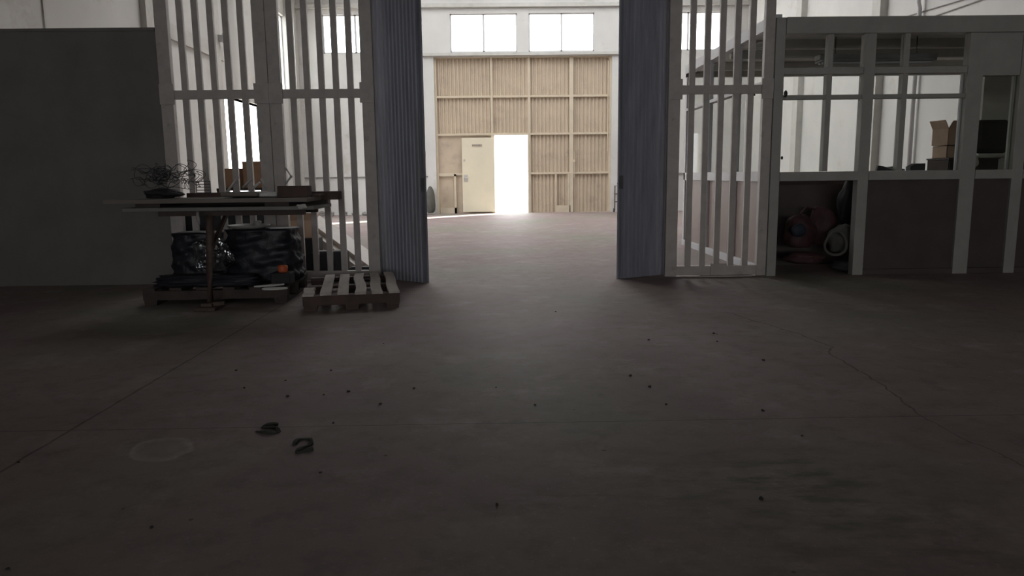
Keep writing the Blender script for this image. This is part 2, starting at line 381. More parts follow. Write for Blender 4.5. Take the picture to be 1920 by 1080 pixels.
# white downpipe on the right wall, cables
tag(obj('downpipe', MB().tube([(XR - .07, 12.62, 0.0), (XR - .07, 12.62, 3.75), (XR - .10, 12.62, 3.85), (XR - .10, 12.62, ZC - .1)], .035, 10), 'alu', smooth=True),
    'thin white pipe running up the right wall above the office', 'pipe')
tag(obj('wall_pipe', MB().tube([(XL + .2, 17.05, 2.6), (XL + .2, 17.05, ZC - .2)], .05, 10), 'rust', smooth=True), 'dark vertical pipe high on the left wall behind the slatted gate', 'pipe')
def on_x(x, y, X):
    d = ray(x, y); t = X / d.x; return Vector((X, d.y * t, CH + d.z * t))
for k, pp in enumerate([[(1690, 34), (1750, 16), (1805, 0), (1860, -18)], [(1742, 34), (1800, 14), (1840, 0), (1900, -24)]]):
    pts = [on_x(x, y, XR - .011) for x, y in pp]
    tag(obj('cable', MB().tube(pts, .010, 6), 'joint', smooth=True), ('upper' if k == 0 else 'lower') + ' grey cable slanting up the right wall above the office', 'cable')
tag(obj('wall_spotlight', MB().box((XL, 15.85, 3.90), (XL + .2, 15.98, 4.03)).box((XL + .2, 15.82, 3.86), (XL + .24, 16.02, 4.06)), 'steel'),
    'small bright lamp fixed high on the left wall beyond the slatted gate', 'lamp')

# ------------------------------------------------------------------ far sheet gate
g = thing('sheet_metal_gate', 'tall cream corrugated gate with an open bright wicket door', 'gate', (.7, YF + .1, 0))
yc = YF + .12
cols = [GX0, -.19, .85, 2.06, GX1]; rows = [0.0, 1.14, 2.27, 3.33, GZ]
def gpanel(a, b, z0, z1): obj('corrugated_panel', MB().corr((a, yc + .03, 0), (b, yc + .03, 0), z0, z1, .11, .028), 'gate', g)
for i in range(4):
    for j in range(4):
        a, b, z0, z1 = cols[i], cols[i + 1], rows[j], rows[j + 1]
        if i == 1 and j < 2: continue
        if i == 0 and j < 2:
            obj('flat_panel', MB().box((a, yc + .02, z0), (b, yc + .04, z1)), 'gate', g); continue
        gpanel(a, b, z0, z1)
for x in (cols[0] + .03, cols[1] - .02, cols[2] + .02, cols[3] + .03, cols[4] - .03):
    obj('frame_post', MB().box((x - (.06 if x > 1.5 and x < 3 else .035), yc - .05, 0), (x + (.06 if x > 1.5 and x < 3 else .035), yc + .02, GZ)), 'gate_frame', g, bevel=.004)
for z in rows[1:]:
    segs = [(cols[0], cols[4])]
    if z < 2: segs = [(cols[0], cols[1]), (cols[2], cols[4])]
    for a, b in segs: obj('frame_rail', MB().box((a, yc - .045, z - .03), (b, yc + .015, z + .03)), 'gate_frame', g, bevel=.004)
obj('lower_frame', MB().box((-1.76, yc - .05, 0), (-1.28, yc, .17)).box((-1.76, yc - .05, 1.08), (-1.28, yc, 1.14)).box((-1.34, yc - .05, 0), (-1.28, yc, 1.14)), 'gate_frame', g)
obj('lower_frame', MB().box((1.62, yc - .05, 0), (2.06, yc, .2)).box((1.62, yc - .05, .2), (1.66, yc, 1.14)).box((1.98, yc - .05, .2), (2.04, yc, 1.14)), 'gate_frame', g)
obj('drop_bolt', MB().tube([(2.17, yc - .07, 1.0), (2.17, yc - .07, 1.75)], .012).box((2.14, yc - .08, 1.45), (2.2, yc - .02, 1.52)), 'gate_frame', g)
obj('drop_bolt', MB().tube([(GX1 - .1, yc - .07, 1.75), (GX1 - .1, yc - .07, 4.3)], .014), 'gate_frame', g)
dl = obj('wicket_door', MB().box((-1.09, YF - .02, .04), (-.15, YF + .03, 2.17)), 'door', g, bevel=.006); dl['label'] = 'cream wicket door leaf folded back beside the bright opening'
obj('sign_plate', MB().box((-.80, YF - .028, 1.92), (-.50, YF - .02, 1.99)), 'gate_frame', dl)
sg = MB()
for k in range(7): sg.box((-.785 + k * .040, YF - .032, 1.932), (-.757 + k * .040, YF - .028, 1.978))
obj('sign_marking', sg, 'joint', dl)
obj('door_handle', MB().box((-1.05, YF - .03, .92), (-.93, YF - .02, 1.12)).tube([(-1.02, YF - .03, 1.04), (-1.02, YF - .08, 1.04), (-.92, YF - .08, 1.04)], .012), 'chair', dl)
obj('door_lock', MB().box((-1.05, YF - .03, 1.50), (-1.0, YF - .02, 1.56)), 'chair', dl)
obj('door_frame', MB().box((DX0 - .05, yc - .06, 0), (DX0, yc + .03, DZ)).box((DX1, yc - .06, 0), (DX1 + .04, yc + .03, DZ)).box((DX0 - .05, yc - .06, DZ), (DX1 + .04, yc + .03, DZ + .05)), 'gate_frame', g)
# leaning things at the sides of the gate
t = thing('metal_trolley', 'narrow dark hand trolley leaning right of the cream gate', 'trolley', (3.38, YF - .3, 0))
obj('trolley_frame', MB().tube([(3.30, YF - .35, .05), (3.34, YF - .1, .75), (3.46, YF - .1, .75), (3.50, YF - .35, .05)], .018).tube([(3.31, YF - .27, .3), (3.49, YF - .27, .3)], .014).tube([(3.32, YF - .18, .52), (3.48, YF - .18, .52)], .014), 'rust', t)
for s in (3.28, 3.52): obj('wheel', MB().lathe((0, 0, 0), [(.05, -.015), (.055, 0), (.05, .015)], 14).__class__().tube([(s - .015, YF - .35, .06), (s + .015, YF - .35, .06)], .06, 14), 'black', t)
tag(obj('dust_sheet_roll', MB().blob((-2.02, YF - .22, .36), (.14, .15, .42), 2, .12, 3), 'grey_sack', smooth=True), 'grey lumpy bundle standing left of the cream gate', 'bundle')

# ------------------------------------------------------------------ corrugated leaves of the front gate
def leaf(hx, hy, fx, fy, label, side):
    r = thing('corrugated_gate_leaf', label, 'gate', ((hx + fx) / 2, (hy + fy) / 2, 0), 0)
    h = Vector((hx, hy, 0)); q = Vector((fx, fy, 0)); d = (q - h).normalized(); a, b = (h, q) if hx < fx else (q, h)
    obj('corrugated_sheet', MB().corr(a, b, .0, 3.9, .052, .012), 'leaf', r)
    n = Vector((-d.y, d.x, 0)); n = n if n.y > 0 else -n
    for p, w in ((h, .04), (q, .02)):
        obj('edge_profile', MB().bar(p + n * .02 + Vector((0, 0, .0)), p + n * .02 + Vector((0, 0, 3.9)), w, .045, up=(d.x, d.y, 0)), 'leaf', r)
    for z in (.027, 1.3, 2.6, 3.8): obj('back_rail', MB().bar(h + n * .035 + Vector((0, 0, z)), q + n * .035 + Vector((0, 0, z)), .04, .05), 'leaf', r)
    obj('latch', MB().box((q.x - .015, q.y - .01, .93), (q.x + .02, q.y + .05, 1.06)).tube([(q.x - .02 * side, q.y + .02, .98), (q.x + .035 * side, q.y + .02, .98)], .009), 'black', r)
    for z in (.5, 1.9, 3.3): obj('hinge', MB().tube([(h.x, h.y + .03, z - .05), (h.x, h.y + .03, z + .05)], .016), 'bar', r)
leaf(-1.275, 7.80, -.775, 7.40, 'dark blue-grey corrugated gate leaf left of the opening, beside the pallets', 1)
leaf(1.76, 7.80, 1.235, 7.52, 'dark blue-grey corrugated gate leaf right of the opening', -1)

# ------------------------------------------------------------------ slatted grille gates
def grille(x0, x1, label, pw=.117, n=5, crate=True, rw=None):
    rw = rw or pw
    r = thing('slatted_gate', label, 'gate', ((x0 + x1) / 2, YP, 0), 0, None)
    y0, y1 = YP - .035, YP + .035
    for a, b in ((x0, x0 + pw), (x1 - rw, x1)): obj('post', MB().box((a, y0, .01), (b, y1, 3.9)), 'bar', r, bevel=.004)
    obj('crossbar', MB().box((x0 + pw, y0 + .01, 1.868), (x1 - rw, y1 - .01, 1.955)), 'bar', r, bevel=.003)
    obj('bottom_rail', MB().box((x0 + pw, y0, .02), (x1 - rw, y1, .115)), 'bar', r, bevel=.003)
    obj('top_rail', MB().box((x0 + pw, y0, 3.8), (x1 - rw, y1, 3.9)), 'bar', r)
    bw = .060; gap = (x1 - rw - x0 - pw - n * bw) / (n + 1)
    for k in range(n):
        a = x0 + pw + gap + k * (bw + gap)
        obj('slat', MB().box((a, y0 + .015, .10), (a + bw, y1 - .015, 3.82)), 'bar', r, bevel=.003)
    for a, b in ((x0 - .002, x0 + pw + .018), (x1 - rw - .018, x1 + .002)):
        obj('clamp_plate', MB().box((a, y0 - .012, 1.815), (b, y0, 2.015)), 'bar', r, bevel=.002)
    return r
g1 = grille(-3.385, -2.305, 'slatted steel gate standing next to the dark sheet panel', .125)
g2 = grille(-2.300, -1.255, 'slatted steel gate between the other slatted gate and the left corrugated leaf', .120)
g3 = grille(1.715, 2.775, 'slatted steel gate standing between the right corrugated leaf and the office', .122, rw=.098)
obj('floor_bolt', MB().box((2.19, YP - .05, .02), (2.36, YP - .035, .14)).box((2.08, YP - .08, .004), (2.62, YP - .02, .016)), 'bar', g3)
struct('trim_13', MB().box((XL, YP - .06, 3.92), (XR, YP + .06, 4.3)), 'bar')
# dark sheet panel at the left
t = thing('sheet_metal_screen', 'large dark blank sheet screen at the left of the slatted gates', 'screen', (-4.6, YP, 0))
obj('sheet', MB().box((XL + .01, YP - .02, .0), (-3.392, YP + .02, 2.53)), 'panel_dark', t)
obj('top_edge', MB().box((XL + .01, YP - .03, 2.53), (-3.392, YP + .03, 2.56)), 'panel_dark', t)

# ------------------------------------------------------------------ office booth
o = thing('office_booth', 'glazed site office with grey frames and dark brown lower panels', 'office', (5.0, 9.3, 0))
OX0, OY1, OZ = 2.78, 11.15, 2.60
f0, f1 = YP - .05, YP + .05
def fbox(name, x0, x1, z0, z1, mt='frame', y0=f0, y1=f1, bev=.004): return obj(name, MB().box((x0, y0, z0), (x1, y1, z1)), mt, o, bevel=bev)
fbox('post', OX0, 2.875, 0, OZ)
fbox('post', 3.685, 3.795, 0, OZ - .16); fbox('post', 4.745, 4.90, 0, OZ - .16); fbox('post', 5.285, 5.40, 0, OZ - .16); fbox('post', 6.3, 6.42, 0, OZ - .16)
fbox('top_beam', 2.875, XR - .01, OZ - .16, OZ, y0=f0 - .02)
fbox('transom', 2.875, 3.685, 2.05, 2.115, y0=f0 + .01); fbox('transom', 3.795, 4.745, 2.05, 2.115, y0=f0 + .01)
fbox('transom', 2.875, 3.685, 1.805, 1.848, y0=f0 + .02); fbox('transom', 3.795, 4.745, 1.805, 1.848, y0=f0 + .02)
fbox('transom', 4.90, 5.285, 2.02, 2.44, 'frame', y0=f0 + .01); fbox('transom', 5.4, 6.3, 2.02, 2.44, 'frame', y0=f0 + .01)
fbox('mullion', 3.318, 3.372, 1.08, 2.44, y0=f0 + .015); fbox('mullion', 4.092, 4.146, 1.08, 2.44, y0=f0 + .015)
for a, b in ((2.875, 3.685), (3.795, 4.745), (4.90, 5.285), (5.40, 6.3), (6.42, XR - .01)):
    fbox('sill_rail', a, b, .985, 1.078, y0=f0 - .01, y1=YP + .18)
    if a > 3: fbox('lower_panel', a, b, .06, .985, 'brown', YP - .015, YP + .015, 0); fbox('bottom_rail', a, b, .0, .06, 'brown')
panes = [(2.875, 3.318), (3.372, 3.685), (3.795, 4.092), (4.146, 4.745)]
for a, b in panes:
    for z0, z1 in ((1.078, 1.805), (1.848, 2.05), (2.115, 2.44)): fbox('glass_pane', a, b, z0, z1, 'glass', YP - .003, YP + .003, 0)
for a, b in ((4.90, 5.285), (5.4, 6.3)): fbox('glass_pane', a, b, 1.078, 2.02, 'glass_dim', YP - .003, YP + .003, 0)
# bright inner edge strips of two frames
fbox('edge_strip', 5.262, 5.285, 1.06, 2.02, 'alu', YP + .02, YP + .045, 0)
fbox('edge_strip', 4.728, 4.745, 1.02, 2.05, 'alu', YP + .02, YP + .045, 0)
# ceiling with joists
obj('ceiling_panel', MB().box((OX0 + .1, YP + .05, OZ - .04), (XR - .01, OY1, OZ)), 'ceil', o)
for y in (8.55, 9.25, 10.2): obj('joist', MB().box((OX0 + .08, y, OZ - .14), (XR - .01, y + .07, OZ - .04)), 'trim', o)
# side wall (x = OX0) facing the hall
def sbox(name, y0, y1, z0, z1, mt='alu', x0=OX0, x1=OX0 + .09): return obj(name, MB().box((x0, y0, z0), (x1, y1, z1)), mt, o, bevel=.003)
sbox('side_beam', YP + .05, OY1, OZ - .07, OZ + .05, x0=OX0 - .01)
sbox('side_bottom_rail', YP + .05, OY1, 0, .085, x0=OX0 - .01)
sbox('side_sill_rail', YP + .05, OY1, .98, 1.09)
for y in (OY1 - .08, 9.86, 8.72): sbox('side_post', y, y + .08, 0, OZ - .07, x1=OX0 + .05)
ys = [YP + .05, 8.72, 9.86, OY1 - .08]
for k in range(3):
    a = ys[k] + (.08 if k else 0); b = ys[k + 1]
    sbox('side_panel', a, b, .085, .98, 'brown_side', OX0 + .03, OX0 + .06)
    sbox('side_pane', a, b, 1.09, OZ - .13, 'glass_side', OX0 + .04, OX0 + .046)
    sbox('side_transom', a, b, 1.99, 2.03)
sbox('side_hook', 8.1, 8.16, 1.9, 1.97, 'black', OX0 - .05, OX0)
# back wall of the office (low brown wall, glass above) and inner grey partition
def bbox(name, x0, x1, z0, z1, mt='frame', y0=OY1 - .08, y1=OY1): return obj(name, MB().box((x0, y0, z0), (x1, y1, z1)), mt, o)
bbox('rear_beam', OX0, XR - .01, OZ - .12, OZ - .02); bbox('rear_sill', OX0 + .09, XR - .01, .98, 1.06); bbox('rear_panel', OX0 + .09, XR - .01, 0, .98, 'brown', OY1 - .05, OY1 - .02)
obj('inner_wall', MB().box((6.32, 9.7, 0), (7.08, 9.76, OZ - .15)), 'wall', o)
obj('inner_low_wall', MB().box((2.9, 8.5, .0), (4.9, 8.53, .93)), 'brown', o)  # brown back panel, extended to the right to stop light on the bay floor
# hanging lamp in office
t = thing('fluorescent_fitting', 'long dark fluorescent lamp fitting hanging under the office ceiling', 'lamp', (4.2, 8.8, 2.3))
pa, pb = atY(1533, 108, 8.4), atY(1752, 103, 8.4)
obj('housing', MB().box((pa.x, 8.33, 2.305), (pb.x, 8.49, 2.365)), 'lampw', t, bevel=.01)
obj('reflector', MB().box((pa.x + .02, 8.31, 2.285), (pb.x - .02, 8.51, 2.305)), 'lampw', t)
for x in (pa.x + .2, pb.x - .2): obj('hanger', MB().tube([(x, 8.41, 2.36), (x, 8.41, OZ - .04)], .006), 'wire', t)
for y in (8.37, 8.45): obj('tube_lamp', MB().tube([(pa.x + .04, y, 2.275), (pb.x - .04, y, 2.275)], .012), 'alu', t)
# gate lock blobs on office corner
tag(obj('padlock', MB().blob(atY(1473, 176, YP - .08), (.020, .015, .035), 1, .05, 4, False), 'black', smooth=True), 'small black lump hooked on the office corner post above the sill', 'padlock')
tag(obj('door_buffer', MB().blob(atY(1466, 296, YP - .08), (.012, .015, .018), 1, .05, 5, False), 'black', smooth=True), 'tiny black knob on the office corner post at sill height', 'knob')

# office contents
def carton(name, label, x0, x1, y0, y1, z0, z1, mt='card', open_=True, rz=0, cat='box'):
    c = Vector(((x0 + x1) / 2, (y0 + y1) / 2, z0)); w, d, h = (x1 - x0) / 2, (y1 - y0) / 2, z1 - z0
    r = thing(name, label, cat, c, rz)
    t_ = .006
    bdy = MB().box((-w, -d, 0), (w, d, t_)).box((-w, -d, 0), (-w + t_, d, h)).box((w - t_, -d, 0), (w, d, h)).box((-w, -d, 0), (w, -d + t_, h)).box((-w, d - t_, 0), (w, d, h))
    obj('carton_body', bdy, mt, r, local=True)
    if open_:
        obj('flap', MB().bar((0, -d, h), (0, -d - d * .5, h + d * .6), 2 * w, t_), mt, r, local=True)
        obj('flap', MB().bar((-w, 0, h), (-w - w * .35, 0, h + w * .7), 2 * d, t_), mt, r, local=True)
        obj('flap', MB().bar((w, 0, h), (w + w * .5, 0, h + w * .5), 2 * d, t_), mt, r, local=True)
    else:
        obj('lid', MB().box((-w, -d, h - t_), (w, d, h)), mt, r, local=True)
        obj('tape', MB().box((-w - .001, -.03, h), (w + .001, .03, h + .002)), 'paper', r, local=True)
    return r
c0 = atY(1779, 296, 9.0)
t = thing('dark_cabinet', 'dark brown low cabinet in the office under the open carton', 'cabinet', (c0.x + .3, 9.2, 0))
obj('body', MB().box((c0.x, 9.0, 0), (c0.x + .62, 9.45, c0.z - .02)), 'wood_dark', t, bevel=.005)
obj('top', MB().box((c0.x - .01, 8.98, c0.z - .02), (c0.x + .63, 9.46, c0.z)), 'brown', t)
for k in (0, 1):
    dd = obj('door', MB().box((c0.x + .01 + k * .3, 8.985, .08), (c0.x + .30 + k * .3, 9.0, c0.z - .04)), 'wood_dark', t); obj('handle', MB().tube([(c0.x + .27 + k * .08, 8.975, .8), (c0.x + .27 + k * .08, 8.975, .92)], .006), 'steel', dd)
carton('carton', 'light brown carton in the office resting on the dark cabinet', c0.x + .0, c0.x + .30, 9.05, 9.35, c0.z, c0.z + .15, 'card_light', False)
carton('carton', 'open brown carton with raised flaps topmost in the office stack', c0.x - .02, c0.x + .26, 9.06, 9.34, c0.z + .155, c0.z + .36, 'card_light', True, .12)
# armchair / machine seen through third bay
t = thing('office_chair', 'black high-backed office chair behind the dim narrow pane', 'chair', (5.55, 8.6, 0))
bc = atY(1866, 255, 8.7)
obj('backrest', MB().box((bc.x - .21, 8.7, bc.z - .20), (bc.x + .19, 8.8, bc.z + .19)), 'seat', t, bevel=.05)
obj('seat', MB().box((bc.x - .24, 8.3, .95), (bc.x + .22, 8.75, 1.05)), 'seat', t, bevel=.03)
obj('column', MB().tube([(bc.x, 8.52, .1), (bc.x, 8.52, .95)], .03), 'wire', t)
obj('base', MB().tube([(bc.x - .28, 8.52, .04), (bc.x + .28, 8.52, .04)], .025).tube([(bc.x, 8.24, .04), (bc.x, 8.80, .04)], .025), 'wire', t)
t = thing('desk', 'pale-edged desk top in the office behind the dim narrow pane', 'desk', (5.4, 8.05, 0))
dz = atY(1878, 292, 8.05).z
obj('desk_top', MB().box((5.12, 7.9, dz - .02), (5.9, 8.2, dz)), 'trim', t); 
for x in (5.16, 5.86): obj('leg', MB().box((x - .02, 7.93, 0), (x + .02, 8.17, dz - .02)), 'brown', t)
tag(obj('plastic_bag', MB().blob(Vector((4.975, YP + .12, 1.078)) + Vector((0, 0, .085)), (.055, .05, .11), 3, .22, 9), 'paper', smooth=True), 'crumpled pale plastic bag on the sill of the dim narrow pane', 'bag')
# sill items
sy = YP + .055
def sill(px): return atY(px, 321, YP).x
t = obj('glass_shard', MB().add([(sill(1648), sy + .0, 1.079), (sill(1702), sy + .0, 1.079), (sill(1692), sy + .12, 1.081), (sill(1666), sy + .12, 1.081), (sill(1650), sy + .0, 1.087), (sill(1702), sy + .0, 1.092), (sill(1690), sy + .12, 1.125), (sill(1668), sy + .12, 1.115)],
      [(0, 1, 2, 3), (4, 5, 6, 7), (0, 1, 5, 4), (1, 2, 6, 5), (2, 3, 7, 6), (3, 0, 4, 7)]), 'green_glass')
tag(t, 'greenish wedge of broken glass lying on the office sill', 'glass')
tag(obj('rubber_wedge', MB().add([(sill(1645), sy - .04, 1.080), (sill(1680), sy - .04, 1.080), (sill(1645), sy - .008, 1.079), (sill(1680), sy - .008, 1.079), (sill(1647), sy - .04, 1.135), (sill(1647), sy - .008, 1.135), (sill(1656), sy - .04, 1.128), (sill(1656), sy - .008, 1.128)],
      [(0, 1, 6, 4), (2, 5, 7, 3), (0, 4, 5, 2), (4, 6, 7, 5), (6, 1, 3, 7), (0, 2, 3, 1)]), 'black'), 'dark wedge on the office sill left of the glass shard', 'wedge')
t = thing('small_black_box', 'small black box with slanted top standing on the office sill', 'box', (sill(1722), sy, 1.078))
xa, xb = sill(1708), sill(1736)
obj('body', MB().add([(xa, sy - .04, 1.079), (xb, sy - .04, 1.079), (xb, sy + .05, 1.079), (xa, sy + .05, 1.079), (xa, sy - .04, 1.12), (xa + .06, sy - .04, 1.150), (xb, sy - .04, 1.150), (xb, sy + .05, 1.150), (xa + .06, sy + .05, 1.150), (xa, sy + .05, 1.12)],
      [(0, 1, 6, 5, 4), (3, 9, 8, 7, 2), (0, 3, 2, 1), (4, 5, 8, 9), (5, 6, 7, 8), (1, 2, 7, 6), (0, 4, 9, 3)]), 'black', t, bevel=.003)

# left bay sacks
def sack(name, label, px, py, Y, r, mt, seed, amp=.12, cat='sack'):
    c = atY(px, py, Y); 
    return tag(obj(name, MB().blob(c, r, 3, amp, seed), mt, smooth=True), label, cat)
t = sack('red_sack', 'red printed sack with a blue patch slumped in the open office bay', 1500, 436, 7.95, (.17, .13, .21), 'red', 11)
s2_ = atY(1497, 432, 7.80)
obj('blue_patch', MB().blob(s2_, (.085, .035, .07), 2, .06, 31, False), 'blue', t, smooth=True)
obj('sack_tie', MB().tube([atY(1500, 402, 7.9), atY(1512, 388, 7.9), atY(1528, 392, 7.9)], .012), 'red', t)
sack('red_sack', 'second red sack leaning between the patched sack and the grey one', 1541, 428, 8.10, (.15, .12, .24), 'red', 14)
sack('red_sack', 'flattened red sack lying lowest under the patched sack', 1508, 484, 7.80, (.22, .13, .070), 'red', 15)
sack('black_bag', 'black rubbish bag high against the post in the open office bay', 1590, 385, 8.05, (.10, .12, .28), 'seat', 16, .12, 'bag')
sack('black_bag', 'black bag added to hide the lit floor beneath the grey sack', 1585, 498, 7.74, (.16, .09, .07), 'seat', 17, .12, 'bag')  # added dark bag, covers floor that would otherwise show bright
sack('grey_sack', 'dull grey sack bulging beside the post in the open office bay', 1580, 450, 7.85, (.14, .11, .17), 'grey_sack', 18, .14)
ring = atY(1567, 456, 7.68)
tag(obj('hose_coil', MB().tube([ring + Vector((.115 * math.cos(a), .03 * math.sin(2 * a), .125 * math.sin(a))) for a in [PI * 2 * k / 28 for k in range(28)]], .015, 8, closed=True), 'grey_sack', smooth=True), 'pale grey hose ring propped against the grey sack', 'hose')
for k, (px, py) in enumerate(((1605, 369), (1605, 394))):  # white pieces stand in for reflections on the black bag
    c = atY(px, py, 7.72)
    tag(obj('bag_reflection', MB().add([c + Vector((-.02, 0, .012)), c + Vector((.02, .01, .016)), c + Vector((.026, 0, -.014)), c + Vector((-.014, .01, -.018)), c + Vector((-.02, .012, .012)), c + Vector((.02, .022, .016)), c + Vector((.026, .012, -.014)), c + Vector((-.014, .022, -.018))],
        [(0, 1, 2, 3), (4, 5, 6, 7), (0, 1, 5, 4), (1, 2, 6, 5), (2, 3, 7, 6), (3, 0, 4, 7)]), 'paper'), ('upper' if k == 0 else 'lower') + ' white piece standing in for a reflection on the black bag in the open office bay', 'paper')

# ------------------------------------------------------------------ pallets
def pallet(label, loc, rz, w, d, boards, bw, mt, dark, short=None):
    r = thing('wooden_pallet', label, 'pallet', loc, rz)
    for i in range(boards):
        x = -w / 2 + bw / 2 + i * (w - bw) / (boards - 1)
        y0 = -d / 2; y1 = d / 2 - (short if (short and i == 0) else 0)
        mb = MB(); n = 8; vs = []; rnd = random.Random(i * 3 + boards); amp = rnd.uniform(-.012, .012)
        for k in range(n + 1):
            y = y0 + (y1 - y0) * k / n; sx = amp * math.sin(PI * 2 * k / n); sz = .004 * math.sin(PI * k / n * 3 + i)
            for (a, b) in ((-bw / 2, .122), (bw / 2, .122), (bw / 2, .144), (-bw / 2, .144)): vs.append((x + a + sx, y, b + sz))
        fs = []
        for k in range(n):
            for j in range(4): fs.append((k * 4 + j, k * 4 + (j + 1) % 4, (k + 1) * 4 + (j + 1) % 4, (k + 1) * 4 + j))
        fs += [(3, 2, 1, 0), tuple(n * 4 + j for j in range(4))]
        obj('top_board', mb.add(vs, fs), mt, r, local=True)
    for y in (-d / 2 + .05, 0, d / 2 - .05):
        obj('stringer_board', MB().box((-w / 2, y - .05, .100), (w / 2, y + .05, .122)), dark, r, local=True)
        for x in (-w / 2 + .06, 0, w / 2 - .06): obj('block', MB().box((x - .055, y - .05, .022), (x + .055, y + .05, .100)), dark, r, local=True, bevel=.003)
    obj('front_board', MB().box((-w / 2, -d / 2 - .002, .045), (w / 2, -d / 2 + .016, .121)), dark, r, local=True)
    for x in (-w / 2 + .06, 0, w / 2 - .06): obj('bottom_board', MB().box((x - .05, -d / 2, 0), (x + .05, d / 2, .022)), dark, r, local=True)
    return r
rz = math.radians(11)
c = Vector((-1.226, 5.92, 0)) + Matrix.Rotation(rz, 3, 'Z') @ Vector((0, .62, 0))
pallet('empty pale wooden pallet with six boards in front of the left corrugated leaf', c, rz, .78, 1.22, 6, .088, 'wood', 'wood_red', .85)
pallet('dark wooden pallet under the blue wrapped bundle and the worktable', (-2.50, 6.72, 0), math.radians(3), 1.22, .86, 6, .10, 'wood_dark', 'wood_dark')

# things on the dark pallet
def wrapped(c, w, d, h, seed):
    mb = MB(); rnd = random.Random(seed); nx, nz = 40, 22; ring = []
    per = []
    for k in range(nx):
        a = 2 * PI * k / nx; ca, sa = math.cos(a), math.sin(a)
        s = 1 / max(abs(ca) ** 4 + abs(sa) ** 4, 1e-6) ** .25
        per.append((ca * s * w / 2, sa * s * d / 2))
    vs = []
    for j in range(nz + 1):
        z = h * j / nz; k1 = 1 - .10 * (j / nz) ** 3 + .03 * math.sin(j * .9)
        for i, (x, y) in enumerate(per):
            q = 1 + .035 * math.sin(i * 1.7 + j * .8) + .025 * math.sin(i * .9 - j * 1.3 + seed) + rnd.uniform(-.01, .01)
            vs.append((c[0] + x * k1 * q, c[1] + y * k1 * q, c[2] + z))
    fs = [(j * nx + i, j * nx + (i + 1) % nx, (j + 1) * nx + (i + 1) % nx, (j + 1) * nx + i) for j in range(nz) for i in range(nx)]
    fs += [tuple(range(nx))[::-1], tuple(nz * nx + i for i in range(nx))]
    return mb.add(vs, fs)
tag(obj('wrapped_bundle', wrapped((-2.20, 6.80, .150), .66, .44, .47, 3), 'tarp', smooth=True), 'tall dark blue film-wrapped bundle on the dark pallet beneath the worktable', 'bundle')
tag(obj('wrapped_bundle', wrapped((-2.80, 6.82, .150), .42, .44, .44, 8), 'tarp', smooth=True), 'lower black film-wrapped bundle on the left half of the dark pallet', 'bundle')
tag(obj('folded_tarpaulin', wrapped((-2.58, 6.43, .150), .90, .18, .09, 5), 'tarp', smooth=True), 'flat dark blue tarpaulin fold along the front of the dark pallet', 'tarpaulin')
bt = thing('clear_plastic_sack', 'clear crinkled plastic sack glinting behind the table leg', 'bag', (-2.56, 6.5, .24))
obj('film', MB().blob((-2.56, 6.47, .40), (.16, .05, .17), 4, .20, 22), 'film', bt)
for k, (px, py) in enumerate(((376, 463), (387, 470), (404, 463), (386, 490), (387, 500), (408, 490))):
    p = atY(px, py, 6.42); obj('film_highlight', MB().blob(p, (.013 if k not in (3, 4) else .022, .008, .022 if k in (0, 2) else .010), 1, .35, 60 + k, False), 'steel', bt)  # bright lumps stand in for highlights on the plastic film
tr = atY(453, 424, 6.55)
tag(obj('round_tray', MB().lathe((tr.x, 6.74, .622), [(.12, 0), (.17, .012), (.19, .035), (.18, .035), (.16, .018), (.12, .012)], 28), 'tray', smooth=True), 'shallow grey round tray on top of the tall wrapped bundle', 'tray')
tag(obj('orange_cap', MB().lathe((-1.935, 6.46, .25), [(.035, 0), (.042, .012), (.045, .05), (.036, .062), (.02, .066)], 18), 'orange', smooth=True), 'round orange plastic cap at the right end of the wrapped bundle', 'cap')
tag(obj('dark_crate', MB().box((-2.03, 6.40, .15), (-1.86, 6.56, .25)), 'seat', bevel=.008), 'small black crate on the dark pallet under the orange cap', 'crate')
for k, (px, py, a, lab) in enumerate(((505, 535, .5, 'narrow grey slat end lying on the dark pallet behind the white board'), (515, 541, .15, 'white rounded board end on the front right corner of the dark pallet'))):
    p = atZ(px, py, .16 if k else .17)
    mb = MB(); hw, hl = (.038, .10) if k else (.022, .12)
    n = 10; top = []
    for i in range(n): 
        q = 2 * PI * i / n; top.append((hl * math.cos(q) * 1.05, hw * math.sin(q) * 1.3))
    R = Matrix.Rotation(a, 3, 'Z'); vs = [p + R @ Vector((x, y, z)) for z in (-.006, .006) for x, y in top]
    mb.add(vs, [tuple(range(n))[::-1], tuple(range(n, 2 * n))] + [(i, (i + 1) % n, n + (i + 1) % n, n + i) for i in range(n)])
    tag(obj('board_offcut', mb, 'paper'), lab, 'board')

# ------------------------------------------------------------------ worktable
ty0, ty1 = 5.98, 6.62
t = thing('worktable', 'makeshift worktable on a single rusty pedestal in front of the slatted gates', 'table', (-2.44, 6.25, 0))
pL, pR = atY(228, 389, ty0), atY(588, 395, ty0)
obj('tabletop', MB().box((pL.x, ty0, .818), (pR.x, ty1, .848)), 'board_grey', t, bevel=.003)
obj('cross_member', MB().box((pL.x + .25, ty0 + .08, .775), (pR.x - .1, ty0 + .14, .818)).box((pL.x + .25, ty1 - .14, .775), (pR.x - .1, ty1 - .08, .818)), 'wood_dark', t)
obj('leg', MB().tube([(-2.43, 6.05, .03), (-2.425, 6.06, .3), (-2.40, 6.07, .60), (-2.395, 6.08, .78)], [.030, .026, .034, .034], 10), 'rust', t, smooth=True)
obj('brace', MB().bar((-2.42, 6.06, .45), (-2.40, 6.5, .79), .03, .03), 'rust', t)
obj('foot', MB().box((-2.53, 5.93, 0), (-2.35, 6.17, .03)).box((-2.48, 5.97, .03), (-2.39, 6.12, .06)), 'rust', t, bevel=.006)
obj('brace', MB().bar((-2.46, 6.02, .04), (-2.30, 6.02, .055), .03, .03), 'rust', t)
